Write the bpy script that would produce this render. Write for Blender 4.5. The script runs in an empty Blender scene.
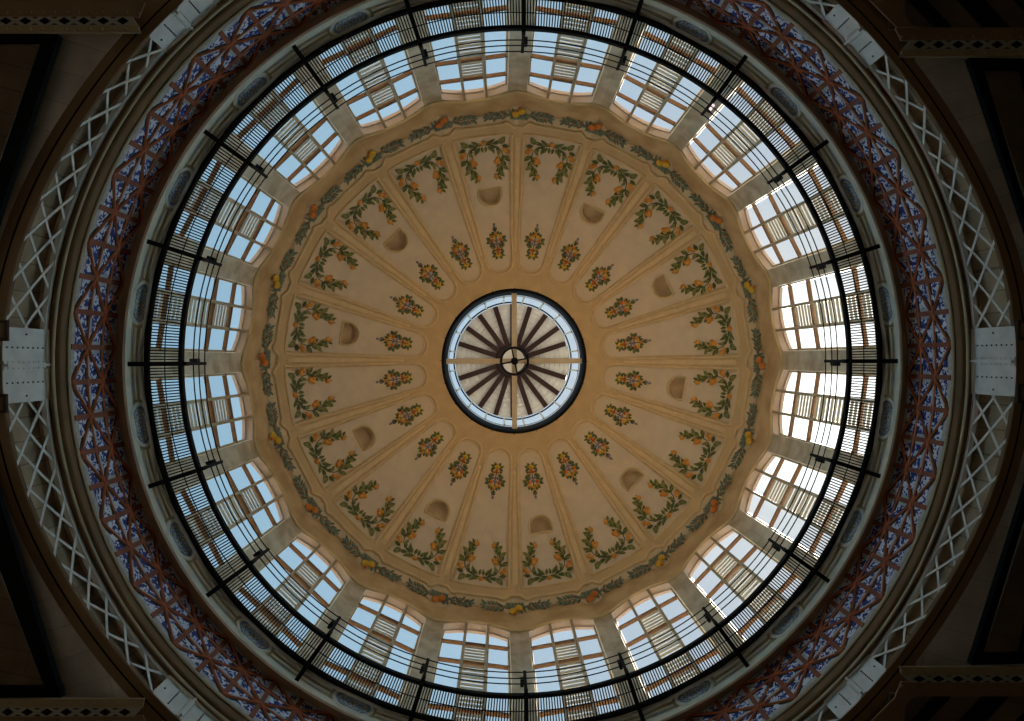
import bpy, math, random
from mathutils import Matrix, Vector
random.seed(7)
PI = math.pi
rad = math.radians
C = bpy.context.scene.collection
F = 683.0          # focal length in pixels of a 1024 px wide frame

# ------------------------------------------------------------------ materials
def lin(c):
    return tuple(((v/255)/12.92 if v/255 <= 0.04045 else ((v/255+0.055)/1.055)**2.4) for v in c)

def mat(name, col, rough=0.7, metal=0.0, var=0.0, vscale=2.0, col2=None, bump=0.0, bscale=20.0, spec=0.3, detail=4):
    m = bpy.data.materials.new(name); m.use_nodes = True
    nt = m.node_tree; b = nt.nodes['Principled BSDF']
    b.inputs['Roughness'].default_value = rough
    b.inputs['Metallic'].default_value = metal
    b.inputs['Specular IOR Level'].default_value = spec
    c = lin(col) + (1,)
    b.inputs['Base Color'].default_value = c
    if var > 0 or col2:
        tc = nt.nodes.new('ShaderNodeTexCoord')
        n = nt.nodes.new('ShaderNodeTexNoise'); n.inputs['Scale'].default_value = vscale; n.inputs['Detail'].default_value = detail
        nt.links.new(tc.outputs['Object'], n.inputs['Vector'])
        r = nt.nodes.new('ShaderNodeValToRGB')
        c2 = lin(col2)+(1,) if col2 else tuple(v*(1-var) for v in c[:3])+(1,)
        r.color_ramp.elements[0].position = 0.35; r.color_ramp.elements[0].color = c2
        r.color_ramp.elements[1].position = 0.62; r.color_ramp.elements[1].color = c
        nt.links.new(n.outputs['Fac'], r.inputs['Fac'])
        nt.links.new(r.outputs['Color'], b.inputs['Base Color'])
    if bump > 0:
        tc = nt.nodes.new('ShaderNodeTexCoord')
        n = nt.nodes.new('ShaderNodeTexNoise'); n.inputs['Scale'].default_value = bscale
        nt.links.new(tc.outputs['Object'], n.inputs['Vector'])
        bp = nt.nodes.new('ShaderNodeBump'); bp.inputs['Strength'].default_value = bump; bp.inputs['Distance'].default_value = 0.02
        nt.links.new(n.outputs['Fac'], bp.inputs['Height']); nt.links.new(bp.outputs['Normal'], b.inputs['Normal'])
    return m

def glass_mat(name, tint):
    m = bpy.data.materials.new(name); m.use_nodes = True
    nt = m.node_tree; nt.nodes.clear()
    o = nt.nodes.new('ShaderNodeOutputMaterial'); mx = nt.nodes.new('ShaderNodeMixShader')
    t = nt.nodes.new('ShaderNodeBsdfTransparent'); g = nt.nodes.new('ShaderNodeBsdfGlossy')
    t.inputs['Color'].default_value = tint+(1,); g.inputs['Roughness'].default_value = 0.03
    mx.inputs[0].default_value = 0.04
    nt.links.new(t.outputs[0], mx.inputs[1]); nt.links.new(g.outputs[0], mx.inputs[2])
    nt.links.new(mx.outputs[0], o.inputs['Surface'])
    return m

def plank_mat(name, col, col2, line, width=0.4, ang=0.0, rough=0.8):
    m = mat(name, col, rough, var=0.2, vscale=1.5, col2=col2)
    nt = m.node_tree; b = nt.nodes['Principled BSDF']
    src = b.inputs['Base Color'].links[0].from_socket
    tc = nt.nodes.new('ShaderNodeTexCoord'); mp = nt.nodes.new('ShaderNodeMapping'); mp.inputs['Rotation'].default_value = (0,0,ang)
    nt.links.new(tc.outputs['Object'], mp.inputs['Vector'])
    br = nt.nodes.new('ShaderNodeTexBrick'); br.inputs['Scale'].default_value = 1
    br.inputs['Brick Width'].default_value = 4.0; br.inputs['Row Height'].default_value = width
    br.inputs['Mortar Size'].default_value = 0.012; br.inputs['Color1'].default_value = (1,1,1,1)
    br.inputs['Color2'].default_value = (.86,.86,.86,1); br.inputs['Mortar'].default_value = (line,line,line,1)
    nt.links.new(mp.outputs[0], br.inputs['Vector'])
    mx = nt.nodes.new('ShaderNodeMix'); mx.data_type = 'RGBA'; mx.blend_type = 'MULTIPLY'; mx.inputs[0].default_value = 1
    nt.links.new(src, mx.inputs[6]); nt.links.new(br.outputs['Color'], mx.inputs[7])
    nt.links.new(mx.outputs[2], b.inputs['Base Color'])
    return m

def tile_mat(name):
    m = bpy.data.materials.new(name); m.use_nodes = True
    nt = m.node_tree; b = nt.nodes['Principled BSDF']; b.inputs['Roughness'].default_value = 0.3
    tc = nt.nodes.new('ShaderNodeTexCoord')
    n = nt.nodes.new('ShaderNodeTexNoise'); n.inputs['Scale'].default_value = 8.5; n.inputs['Detail'].default_value = 0.5; n.inputs['Distortion'].default_value = 1.2
    nt.links.new(tc.outputs['Object'], n.inputs['Vector'])
    r = nt.nodes.new('ShaderNodeValToRGB'); r.color_ramp.interpolation = 'LINEAR'
    e = r.color_ramp.elements
    e[0].position = 0.0; e[0].color = lin((32,50,116))+(1,)
    e[1].position = 1.0; e[1].color = lin((224,224,230))+(1,)
    a = e.new(0.485); a.color = lin((38,58,130))+(1,)
    a = e.new(0.525); a.color = lin((224,224,230))+(1,)
    nt.links.new(n.outputs['Fac'], r.inputs['Fac']); nt.links.new(r.outputs['Color'], b.inputs['Base Color'])
    return m

def emis(name, col, s):
    m = bpy.data.materials.new(name); m.use_nodes = True
    b = m.node_tree.nodes['Principled BSDF']
    b.inputs['Emission Color'].default_value = lin(col)+(1,); b.inputs['Emission Strength'].default_value = s
    return m

M = dict(
    ochre   = mat('ochre_plaster', (226,198,152), 0.85, var=.12, vscale=1.3, bump=.1, bscale=9),
    stain   = mat('stained_ochre_plaster', (226,200,156), 0.85, col2=(198,166,122), vscale=1.1, detail=7),
    field   = mat('pale_plaster', (234,218,194), 0.85, var=.08, vscale=2.2),
    frieze  = mat('pale_frieze_plaster', (234,216,182), 0.85, var=.1, vscale=1.6),
    mould   = mat('ochre_moulding', (236,212,168), 0.75, var=.1, vscale=3),
    cream   = mat('cream_moulding', (226,206,160), 0.7, var=.12, vscale=3),
    niche   = mat('vent_plaster', (220,200,168), 0.9, var=.15, vscale=3),
    leafA   = mat('olive_leaf_glaze', (90,104,48), 0.5, var=.3, vscale=9),
    leafB   = mat('light_olive_leaf_glaze', (150,150,80), 0.5, var=.3, vscale=9),
    leafC   = mat('grey_green_leaf_glaze', (112,126,100), 0.5, var=.3, vscale=9),
    leafD   = mat('pale_grey_green_leaf_glaze', (150,160,132), 0.5, var=.3, vscale=9),
    stem    = mat('dark_stem_glaze', (62,48,26), 0.6),
    orange  = mat('orange_fruit_glaze', (238,178,86), 0.45, col2=(218,142,58), vscale=6),
    deepor  = mat('deep_orange_glaze', (228,148,60), 0.45, col2=(204,112,42), vscale=6),
    yellow  = mat('lemon_glaze', (240,206,62), 0.45, col2=(216,160,40), vscale=6),
    lilac   = mat('lilac_flower_glaze', (160,154,176), 0.5, col2=(126,120,148), vscale=8),
    wall    = mat('drum_plaster', (222,208,180), 0.85, col2=(190,170,138), vscale=1.6, detail=7, bump=.15, bscale=12),
    soffit  = mat('arch_soffit_plaster', (206,196,190), 0.85, var=.1, vscale=2),
    frame   = mat('tan_window_wood', (196,176,142), 0.6, var=.15, vscale=3),
    transom = mat('brown_window_wood', (130,104,82), 0.5, var=.2, vscale=4),
    lead    = mat('lead_roof_sheet', (96,96,98), 0.6, var=.1),
    slat    = mat('louvre_slat_paint', (226,220,200), 0.6, var=.08, vscale=3),
    iron    = mat('black_iron', (24,22,20), 0.6, spec=.12),
    ribedge   = mat('dark_rib_edge', (40,37,34), 0.6, spec=.3),
    corn    = mat('cornice_olive', (186,170,130), 0.8, var=.2, vscale=2.5),
    cornc   = mat('cornice_cream', (242,232,204), 0.75, var=.12, vscale=2.5),
    redbr   = mat('red_brown_band', (176,144,112), 0.6, var=.2, vscale=2),
    rib     = mat('copper_glazed_rib', (212,118,74), 0.3, metal=.35, var=.25, vscale=5, spec=.6),
    ribflat = mat('brown_glazed_bar', (150,84,58), 0.4, var=.2, vscale=4, spec=.5),
    tile    = tile_mat('blue_white_tile'),
    tilepale= mat('pale_tile_edge', (196,192,186), 0.35, var=.2, vscale=8),
    torus   = mat('brown_torus', (122,94,62), 0.6, var=.15, vscale=1.5),
    torcream= mat('grey_cream_trim', (186,170,138), 0.65, var=.15, vscale=2),
    steel   = mat('pale_painted_steel', (232,230,220), 0.55, var=.14, vscale=3, bump=.05),
    rivet   = mat('dark_rivet', (88,84,76), 0.6),
    backb   = plank_mat('brown_back_boards', (196,174,142), (170,148,116), .55, .45, 0.5),
    brown   = mat('brown_painted_steel', (128,102,72), 0.65, var=.15, vscale=1.2),
    hall    = plank_mat('brown_ceiling_boards', (106,88,68), (90,74,56), .6, .45, rad(-14)),
    board   = plank_mat('grey_tan_boards', (216,207,192), (198,188,172), .72, .62, rad(-16)),
    boardb  = plank_mat('grey_tan_boards_reverse', (216,207,192), (198,188,172), .72, .62, rad(16)),
    tan     = mat('tan_painted_steel', (150,132,98), 0.65, var=.12, vscale=2),
    greyst  = mat('grey_painted_steel', (156,150,134), 0.65, var=.12, vscale=2),
    black   = mat('black_steel', (10,10,10), 0.7, spec=.1),
    med     = mat('medallion_cream', (236,228,202), 0.6, var=.1, vscale=5),
    medblue = mat('medallion_blue_grey', (150,166,184), 0.45, var=.2, vscale=6),
    medpale = mat('medallion_pale_field', (206,206,190), 0.5, var=.2, vscale=7),
    medpet  = mat('medallion_petal_blue', (116,146,190), 0.45, var=.2, vscale=8),
    medgold = mat('medallion_gold', (176,142,70), 0.45, var=.2, vscale=8),
    lboard  = mat('cream_lantern_boards', (238,228,210), 0.7, var=.1, vscale=2),
    lline   = mat('lantern_board_joint', (176,160,136), 0.8),
    darkwood= mat('dark_red_brown_beam', (58,32,24), 0.55, var=.2, vscale=3),
    lcream  = mat('cream_tie_paint', (236,222,194), 0.6, var=.08, vscale=4),
    lframe  = mat('lantern_window_frame', (190,176,146), 0.5, var=.1, vscale=4),
    glass   = glass_mat('window_glass', (0.95,0.965,0.97)),
    floor   = mat('market_floor', (196,188,176), 0.6, var=.15, vscale=.6),
    hallwall= mat('market_wall_plaster', (196,178,148), 0.85, var=.1, vscale=.5),
    lampbod = mat('floodlight_housing', (34,33,32), 0.5),
    lens    = mat('floodlight_glass', (48,50,54), 0.2, spec=.5),
    lenswhite = emis('white_floodlight_glass', (255,236,230), 1.1),  # white emission, set on a single lens only
    worn    = mat('worn_brown_box', (70,54,38), 0.7, var=.2, vscale=6),
)

def translucent(m, f, col):
    nt=m.node_tree; b=nt.nodes['Principled BSDF']; o=nt.nodes['Material Output']
    t=nt.nodes.new('ShaderNodeBsdfTranslucent'); t.inputs['Color'].default_value=lin(col)+(1,)
    mx=nt.nodes.new('ShaderNodeMixShader'); mx.inputs[0].default_value=f
    nt.links.new(b.outputs[0],mx.inputs[1]); nt.links.new(t.outputs[0],mx.inputs[2]); nt.links.new(mx.outputs[0],o.inputs['Surface'])
translucent(M['slat'], .15, (226,224,210))

# ------------------------------------------------------------------ mesh builder
class MB:
    def __init__(s): s.v=[]; s.f=[]; s.m=[]; s.mats=[]
    def mi(s, m):
        m = M[m] if isinstance(m, str) else m
        if m not in s.mats: s.mats.append(m)
        return s.mats.index(m)
    def poly(s, pts, m):
        n=len(s.v); s.v += [tuple(p) for p in pts]; s.f.append(tuple(range(n,n+len(pts)))); s.m.append(s.mi(m))
    def hexa(s, p, m):     # p: 8 points, bottom 4 then top 4
        n=len(s.v); s.v += [tuple(q) for q in p]; k=s.mi(m)
        for f in ((3,2,1,0),(4,5,6,7),(0,1,5,4),(1,2,6,5),(2,3,7,6),(3,0,4,7)):
            s.f.append(tuple(n+i for i in f)); s.m.append(k)
    def box(s, x0,x1,y0,y1,z0,z1, m):
        s.hexa([(x0,y0,z0),(x1,y0,z0),(x1,y1,z0),(x0,y1,z0),(x0,y0,z1),(x1,y0,z1),(x1,y1,z1),(x0,y1,z1)], m)
    def grid(s, rows, m, closed=False):
        n=len(s.v); k=s.mi(m); c=len(rows[0])
        for r in rows: s.v += [tuple(p) for p in r]
        for i in range(len(rows)-1):
            for j in range(c if closed else c-1):
                a=n+i*c+j; b=n+i*c+(j+1)%c
                s.f.append((a,b,b+c,a+c)); s.m.append(k)
    def prism(s, pts, z0, z1, m):    # flat outline extruded in z
        n=len(s.v); N=len(pts); k=s.mi(m)
        s.v += [(p[0],p[1],z0) for p in pts]+[(p[0],p[1],z1) for p in pts]
        s.f.append(tuple(range(n+N-1,n-1,-1))); s.m.append(k)
        s.f.append(tuple(range(n+N,n+2*N))); s.m.append(k)
        for i in range(N):
            j=(i+1)%N; s.f.append((n+i,n+j,n+N+j,n+N+i)); s.m.append(k)
    def tube(s, pts, r, m, seg=6, closed=False, cap=True):
        pts=[Vector(p) for p in pts]; N=len(pts); rings=[]
        for i,p in enumerate(pts):
            a=pts[(i-1)%N] if (i>0 or closed) else pts[i]; b=pts[(i+1)%N] if (i<N-1 or closed) else pts[i]
            d=(b-a).normalized(); up=Vector((0,0,1)) if abs(d.z)<.95 else Vector((1,0,0))
            u=d.cross(up).normalized(); w=u.cross(d)
            rr = r[i] if isinstance(r,(list,tuple)) else r
            rings.append([p+u*(rr*math.cos(2*PI*q/seg))+w*(rr*math.sin(2*PI*q/seg)) for q in range(seg)])
        if closed: rings.append(rings[0])
        s.grid(rings, m, closed=True)
        if cap and not closed:
            s.poly(rings[0][::-1], m); s.poly(rings[-1], m)
    def bar(s, a, b, w, h, m, up=(0,0,1)):   # rectangular bar from a to b, h along up
        a=Vector(a); b=Vector(b); d=(b-a).normalized(); up=Vector(up)
        u=d.cross(up).normalized(); w2=u.cross(d).normalized()
        P=[]
        for p in (a,b):
            P.append([p-u*w/2-w2*h/2, p+u*w/2-w2*h/2, p+u*w/2+w2*h/2, p-u*w/2+w2*h/2])
        s.hexa(P[0]+P[1], m)
    def lathe(s, prof, m, a0=0, a1=360, n=240):
        full = abs(a1-a0)>=360
        rows=[]
        k = n if full else n+1
        for R,z in prof:
            rows.append([(R*math.cos(rad(a0+(a1-a0)*j/n)), R*math.sin(rad(a0+(a1-a0)*j/n)), z) for j in range(k)])
        s.grid(rows, m, closed=full)
    def blob(s, c, r, m, seg=10, rings=6):
        rows=[]
        for i in range(rings+1):
            t=PI*i/rings
            rows.append([(c[0]+r[0]*math.sin(t)*math.cos(2*PI*j/seg), c[1]+r[1]*math.sin(t)*math.sin(2*PI*j/seg), c[2]+r[2]*math.cos(t)) for j in range(seg)])
        s.grid(rows, m, closed=True)
    def build(s, name, parent=None, smooth=False):
        me=bpy.data.meshes.new(name); me.from_pydata(s.v, [], s.f)
        for m in s.mats: me.materials.append(m)
        me.polygons.foreach_set('material_index', s.m)
        me.polygons.foreach_set('use_smooth', [smooth]*len(s.f))
        me.update()
        o=bpy.data.objects.new(name, me); C.objects.link(o)
        if parent: o.parent=parent
        return o

def tag(o, label=None, cat=None, group=None, kind=None):
    if label: o['label']=label
    if cat: o['category']=cat
    if group: o['group']=group
    if kind: o['kind']=kind
    return o
def empty(name, loc=(0,0,0), rz=0):
    o=bpy.data.objects.new(name, None); C.objects.link(o); o.location=loc; o.rotation_euler=(0,0,rz); o.empty_display_size=.3
    return o
def copy_tree(o, parent=None):
    c=o.copy(); C.objects.link(c)
    if parent: c.parent=parent
    for ch in list(o.children): copy_tree(ch, c)
    return c
def RZ(th): return rad(th-90)       # th: degrees clockwise from the top of the dome as seen from below
def pol(th, R, z): return (R*math.sin(rad(th)), -R*math.cos(rad(th)), z)

ORD=['first','second','third','fourth','fifth']
SIDE=['top','right','bottom','left']
def bay(k):  return f'{ORD[k%5]} clockwise from the {SIDE[k//5]}'
def axis(k): return f'exactly at the {SIDE[k//5]}' if k%5==0 else f'{ORD[k%5-1]} clockwise past the {SIDE[k//5]}'

# ------------------------------------------------------------------ camera
roll=-0.00363522
ca,sa=math.cos(.0584381),math.sin(.0584381); cb,sb=math.cos(.0025495),math.sin(.0025495)
right=Vector((ca,0,-sa)); fwd=Vector((cb*sa,sb,cb*ca)); down=Vector((-sb*sa,cb,-sb*ca))
CP=Vector((-.607585,-.080065,0))
Rw=Matrix.Rotation(-roll,3,'Z')
right,fwd,down,CP=Rw@right,Rw@fwd,Rw@down,Rw@CP
cam=bpy.data.cameras.new('camera'); co=bpy.data.objects.new('camera',cam); C.objects.link(co)
mw=Matrix((right,-down,-fwd)).transposed().to_4x4(); mw.translation=CP; co.matrix_world=mw
cam.sensor_width=36; cam.lens=F/1024*36; cam.shift_x=-28.8174/1024; cam.shift_y=.533/1024
cam.clip_end=500
bpy.context.scene.camera=co
def U(px,py,z):     # where the photo point px,py meets the horizontal plane z
    d=right*((px-512-28.8174)/F)+down*((py-360.5-.533)/F)+fwd
    k=(z-CP.z)/d.z
    p=CP+d*k
    return (p.x,p.y)

# ------------------------------------------------------------------ dome geometry
A,B,Z0 = 9.334, 6.81, 24.1
def rt(t): return F*A*math.cos(t)/(Z0+B*math.sin(t))
TAB=[(rt(i*PI/2/2000), i*PI/2/2000) for i in range(2001)]
def t_of(r):
    lo,hi=0,2000
    while hi-lo>1:
        m=(lo+hi)//2
        if TAB[m][0]>r: lo=m
        else: hi=m
    a,b=TAB[lo],TAB[hi]
    f=(a[0]-r)/(a[0]-b[0]) if a[0]!=b[0] else 0
    return a[1]+(b[1]-a[1])*max(0,min(1,f))
def SP(t,h):
    n=Vector((-math.cos(t)/A,-math.sin(t)/B)).normalized()
    return A*math.cos(t)+n[0]*h, Z0+B*math.sin(t)+n[1]*h
def S(x,r,h=0.0):          # bay frame: x along the facet, r from the axis, h towards the room
    R,z=SP(t_of(r),h)
    return (R, R*x/r, z)
def SV(x,r,h=0.0):         # frame centred on the corner between two facets
    th=math.atan2(x,r); rp=math.hypot(x,r)
    a=rad(9)-abs(th)
    R,z=SP(t_of(rp*math.cos(a)),h)
    R=R/math.cos(a)
    return (R*math.cos(th), R*math.sin(th), z)
T9=math.tan(rad(9))
def fline(x):              # lower line of the frieze in the bay frame (dips at the facet corners)
    d=abs(x)/(237*T9)
    e=max(0,min(1,(d-.70)/.20))
    return 237.0 - 4.5*(e*e*(3-2*e)) + 1.6*math.exp(-((d-.67)/.06)**2)
def ftop(x):
    d=abs(x)/(250*T9)
    e=max(0,min(1,(d-.58)/.30))
    return 247.0 + 6.0*(e*e*(3-2*e))
def zedge(s):
    s=abs(s)
    return 23.80+(.36*(1-(s/1.17)**2) if s<1.17 else 0)

# ceiling: ochre shell between frieze and the window heads, plus the surround of the panels
NS=24
DT=.55       # the painted dome sits turned by half a degree against the drum
shell=MB()
for k in range(20):
    ps=RZ(9+18*k); c,s_=math.cos(ps),math.sin(ps)
    def W(p): return (p[0]*c-p[1]*s_, p[0]*s_+p[1]*c, p[2])
    rows=[]
    for i in range(10):
        row=[]; tw=0 if i==0 else rad(DT)
        for j in range(NS+1):
            u=-1+2*j/NS
            if i==0: row.append(W((A, u*A*T9, zedge(u*A*T9)-.02)))
            else:
                r=258-(258-230)*(i-1)/8
                q=S(u*r*T9, r, 0); ct,st=math.cos(tw),math.sin(tw); row.append(W((q[0]*ct-q[1]*st, q[0]*st+q[1]*ct, q[2])))
        rows.append(row)
    shell.grid(rows,'stain')
    # moulded lip along the window heads
    pts=[W((A-.03, (-1+2*j/NS)*A*T9, zedge((-1+2*j/NS)*A*T9)+.02)) for j in range(NS+1)]
    shell.tube(pts, .05, 'cream', 6)
ceil=shell.build('ceiling', smooth=True)
tag(ceil,'ochre plaster dome shell above the ring of arched windows, with water stains along the edge','dome',kind='structure')

# panel outline in the bay frame
AP=math.tan(rad(9*.80))
R0=91+12.2; RHO=R0*AP
def outline():
    O=[];Cc=[]
    n1=14
    for i in range(n1+1):
        a=i/n1*PI/2
        O.append((RHO*math.sin(a), R0-RHO*math.cos(a)))
        f=i/n1
        if f<=.6: Cc.append((f/.6*71.0*T9, 71.0))
        else:
            r=71.0+(R0-71.0)*(f-.6)/.4; Cc.append((r*T9,r))
    n2=26; RO=226.5
    for i in range(1,n2+1):
        r=R0+(RO-R0)*i/n2; O.append((r*AP,r)); Cc.append((r*T9,r))
    xo=RO*AP
    for i in range(1,4):
        r=RO+(fline(RO*T9)-RO)*i/3; O.append((xo,RO)); Cc.append((r*T9*.9999,r))
    n3=16
    for i in range(1,n3+1):
        f=1-i/n3
        O.append((xo*f, RO+1.2*(1-f*f))); x=f*fline(233*T9)*T9; Cc.append((x,fline(x)))
    L=[(-x,r) for x,r in O[::-1]][1:-1]; LC=[(-x,r) for x,r in Cc[::-1]][1:-1]
    return O+L, Cc+LC
OUT,CELL=outline()
HS=.085
def lerp2(a,b,f): return (a[0]+(b[0]-a[0])*f, a[1]+(b[1]-a[1])*f)

def leaf(mb, P, x,y,ang,L,Wd,m1,m2,h):
    ca_,sa_=math.cos(ang),math.sin(ang)
    prof=[(0,0),(.18,.6),(.42,1),(.68,.78),(.88,.35),(1,0)]
    def q(u,v): return P(x+ca_*u*L-sa_*v*Wd, y+sa_*u*L+ca_*v*Wd, h)
    mb.poly([q(u,v*.5) for u,v in prof], m1)
    mb.poly([q(u,-v*.5) for u,v in prof][::-1], m2)
def fruit(mb,P,x,y,rx,ry,m,h,ang=0):
    N=12; rows=[]
    ca_,sa_=math.cos(ang),math.sin(ang)
    for i,(f,dh) in enumerate(((1,0),(.8,.035),(.45,.055),(.02,.06))):
        rows.append([P(x+ca_*rx*f*math.cos(2*PI*j/N)-sa_*ry*f*math.sin(2*PI*j/N), y+sa_*rx*f*math.cos(2*PI*j/N)+ca_*ry*f*math.sin(2*PI*j/N), h+dh) for j in range(N)])
    mb.grid(rows,m,closed=True)
def stroke(mb,P,pts,w,m,h):
    for a,b in zip(pts,pts[1:]):
        d=math.hypot(b[0]-a[0],b[1]-a[1]) or 1; nx,ny=-(b[1]-a[1])/d*w/2,(b[0]-a[0])/d*w/2
        mb.poly([P(a[0]+nx,a[1]+ny,h),P(b[0]+nx,b[1]+ny,h),P(b[0]-nx,b[1]-ny,h),P(a[0]-nx,a[1]-ny,h)],m)

VC=(0.0,165.5)
def vent_pt(dx,dy):        # where the ray from the vent centre leaves the half-round opening
    # opening: flat edge at r=173.5 (outer), straight sides, round towards the centre
    best=None
    hw=11.0; top=173.5; cy=168.0; rr=11.2
    for i in range(400):
        f=i*.06
        x,y=VC[0]+dx*f, VC[1]+dy*f
        inside = (abs(x)<=hw*(1-.06*(1-(y-157)/16)) and cy<=y<=top) or (y<cy and math.hypot(x,y-cy)<=rr*.98)
        if not inside: break
        best=(x,y)
    return best

def make_panel(vent):
    root=empty('dome_bay')
    # field
    mb=MB(); N=len(OUT); ROWS=10; HF=.012
    if vent:
        inner=[]
        for x,r in OUT:
            d=math.hypot(x-VC[0],r-VC[1]); inner.append(vent_pt((x-VC[0])/d,(r-VC[1])/d))
    else: inner=[(0.0,r*.0+165+(r-165)*.02) for x,r in OUT]
    rows=[[S(*lerp2(inner[j],OUT[j],i/ROWS),HF) for j in range(N)] for i in range(ROWS+1)]
    mb.grid(rows,'field',closed=True)
    mb.build('plaster_field',root,True)
    # raised surround with the step down to the field
    sb_=MB()
    rows=[]
    for f,h in ((0,-.02),(0,HS*.55),(.12,HS),(.3,HS),(.55,HS),(.8,HS),(1,HS)):
        rows.append([S(*lerp2(OUT[j],CELL[j],f),h) for j in range(N)])
    sb_.grid(rows,'ochre',closed=True)
    sb_.build('surround',root)
    mo=MB()
    mo.tube([S(*lerp2(OUT[j],CELL[j],.10),HS) for j in range(N)], .055,'mould',6,closed=True)
    ins=[lerp2(OUT[j],(OUT[j][0]*.5,min(max(OUT[j][1],R0),215)),.10) for j in range(N)]
    mo.tube([S(x,r,HF+.004) for x,r in ins], .022,'mould',5,closed=True)
    mo.build('border_moulding',root,True)
    # wavy moulding on the frieze line
    wm=MB(); xs=[(-1+2*j/40) for j in range(41)]
    wm.tube([S(u*236*T9, fline(u*237*T9)+.4, HS*.6) for u in xs], .07,'mould',6)
    wm.build('wavy_moulding',root,True)
    # half ribs at both sides
    if vent:
        vm=MB(); ring=[]
        for j in range(48):
            a=2*PI*j/48; ring.append(vent_pt(math.sin(a),math.cos(a)))
        depth=.3
        rows=[[S(x,r,HF) for x,r in ring],[S(x,r,-.1) for x,r in ring],[S(VC[0]+(x-VC[0])*.97,VC[1]+(r-VC[1])*.97,-depth) for x,r in ring]]
        vm.grid(rows,'niche',closed=True)
        vm.poly([S(VC[0]+(x-VC[0])*.97,VC[1]+(r-VC[1])*.97,-depth) for x,r in ring],'niche')
        vm.tube([S(VC[0]+(x-VC[0])*1.06,VC[1]+(r-VC[1])*1.06,HF+.015) for x,r in ring], .05,'cream',5,closed=True)
        vm.build('vent',root)
    # garland of fruit, open towards the centre
    GO=5.0
    g=MB(); H=.02; rng=random.Random(3); fr=[]
    for sx in (-1,1):
        P=lambda x,y,h,sx=sx: S(sx*x,y+GO,h)
        stroke(g,P,[(0,213),(7,212.5),(14,209.5),(17.5,204),(18,197),(15.5,190),(12.5,184),(9.5,179.5),(8.5,176.5)],.8,'stem',H-.004)
        L=[ # x,y,angle(deg),length,width
           (1,213,20,8,3.6),(5,213,35,8,3.8),(9,213,10,9,4),(14,213,25,9,4.6),(17,212,50,8,5),(4,212,-60,7,3.6),(8,211,-75,7.5,3.4),(2,212,-100,6,3.2),
           (12,210,-60,7,3.4),(15,208,-110,7,3.2),
           (18,201,-60,6,3),(18,200,-125,7,4),(19,200,-45,7.5,4.4),(18,196,-85,8,4.4),(17,197,-140,9,4),
           (16,191,-40,7.5,4.2),(15,191,-100,8,4.4),(15,189,-150,6.5,3.8),(13,186,-60,7,4.2),(12,184,-140,6,3.4),(18,211,-15,7,4),(18.5,213,75,6.5,4.2),(6,213,-30,7,3.2),(18.5,199,-5,5,3),(13.5,188,-95,7,3.6),(10.5,181,-60,5,3)]
        for i,(x,y,a,l,w) in enumerate(L):
            a+=rng.uniform(-6,6)
            leaf(g,P,x,y,rad(a),l*1.1,w*1.02,'leafA' if i%3 else 'leafB','leafB' if i%2 else 'leafA',H+.0015*i)
        for i,(x,y,rx,ry,m) in enumerate([(20.5,206.5,2.7,2.3,'orange'),(22.8,203.6,2.6,2.2,'orange'),(12.5,198,2.8,2.3,'orange'),(10.2,195.4,2.6,2.2,'deepor'),(13.2,194.6,2.2,1.9,'orange'),(8.5,180.8,2.9,2.4,'orange')]):
            fr.append((P,x,y,rx,ry,'orange',H+.02,rad(20*i)))
    fr.append((S,0,215.5+GO,2.8,2.4,'orange',H+.03,0))
    go=g.build('fruit_garland',root)
    for q in fr:
        mb=MB(); fruit(mb,*q); mb.build('orange',go,True)
    # bouquet near the centre
    b=MB(); H=.02
    for sx in (-1,1):
        P=lambda x,y,h,sx=sx: S(sx*x,y,h)
        stroke(b,S,[(0,104.5),(0,136)],.7,'stem',H-.004)
        for i,(x,y,a,l,w) in enumerate([(1,107,-10,6,3),(1,107,35,6.5,3.2),(0.5,106,-45,4.5,2.6),(2,113,-25,4.5,2.8),(1.5,115,15,6.2,4.2),(3,118,35,5,3.4),
                                        (6,121.5,-20,5,3.6),(6,122.5,40,5.2,4),(4,125,70,5.5,3.4),(1,127,60,5,3),(.4,131,75,5,2.6),(5,119,-50,4,2.6)]):
            leaf(b,P,x,y,rad(a),l,w,'leafA','leafC' if i%2 else 'leafB',H+.0015*i)
        for i,(x,y,r,m) in enumerate([(4.2,122.6,2.1,'deepor'),(2.2,126.6,1.7,'yellow'),(4.6,126.2,1.5,'orange'),(1.8,112.6,1.6,'deepor'),(2.4,118.4,1.7,'lilac'),(1.6,107.6,1.5,'yellow'),(.7,134.5,1.0,'lilac'),(.5,121.8,1.6,'lilac')]):
            fruit(b,P,x,y,r,r*.85,m,H+.022)
    fruit(b,S,0,138,1.1,1.6,'lilac',H+.02); fruit(b,S,0,129,1.7,1.5,'orange',H+.03); fruit(b,S,0,110.5,1.6,1.3,'deepor',H+.03); fruit(b,S,0,106.6,1.9,1.5,'yellow',H+.035)
    b.build('fruit_bouquet',root)
    return root
VENTS={27,63,99,135,171,207,243,279,315,351}
pv=make_panel(True); pn=make_panel(False); usedv=[0,0]
for k in range(20):
    th=9+18*k; v=th in VENTS
    src=pv if v else pn
    if not usedv[v]: o=src; usedv[v]=1
    else: o=copy_tree(src)
    o.rotation_euler=(0,0,RZ(th+DT))
    tag(o, ('dome bay painted with fruit garland above a half-round vent, ' if v else 'dome bay without vent, painted with fruit garland and bouquet, ')+bay(k), 'dome bay', 'painted bays of the dome')

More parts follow.
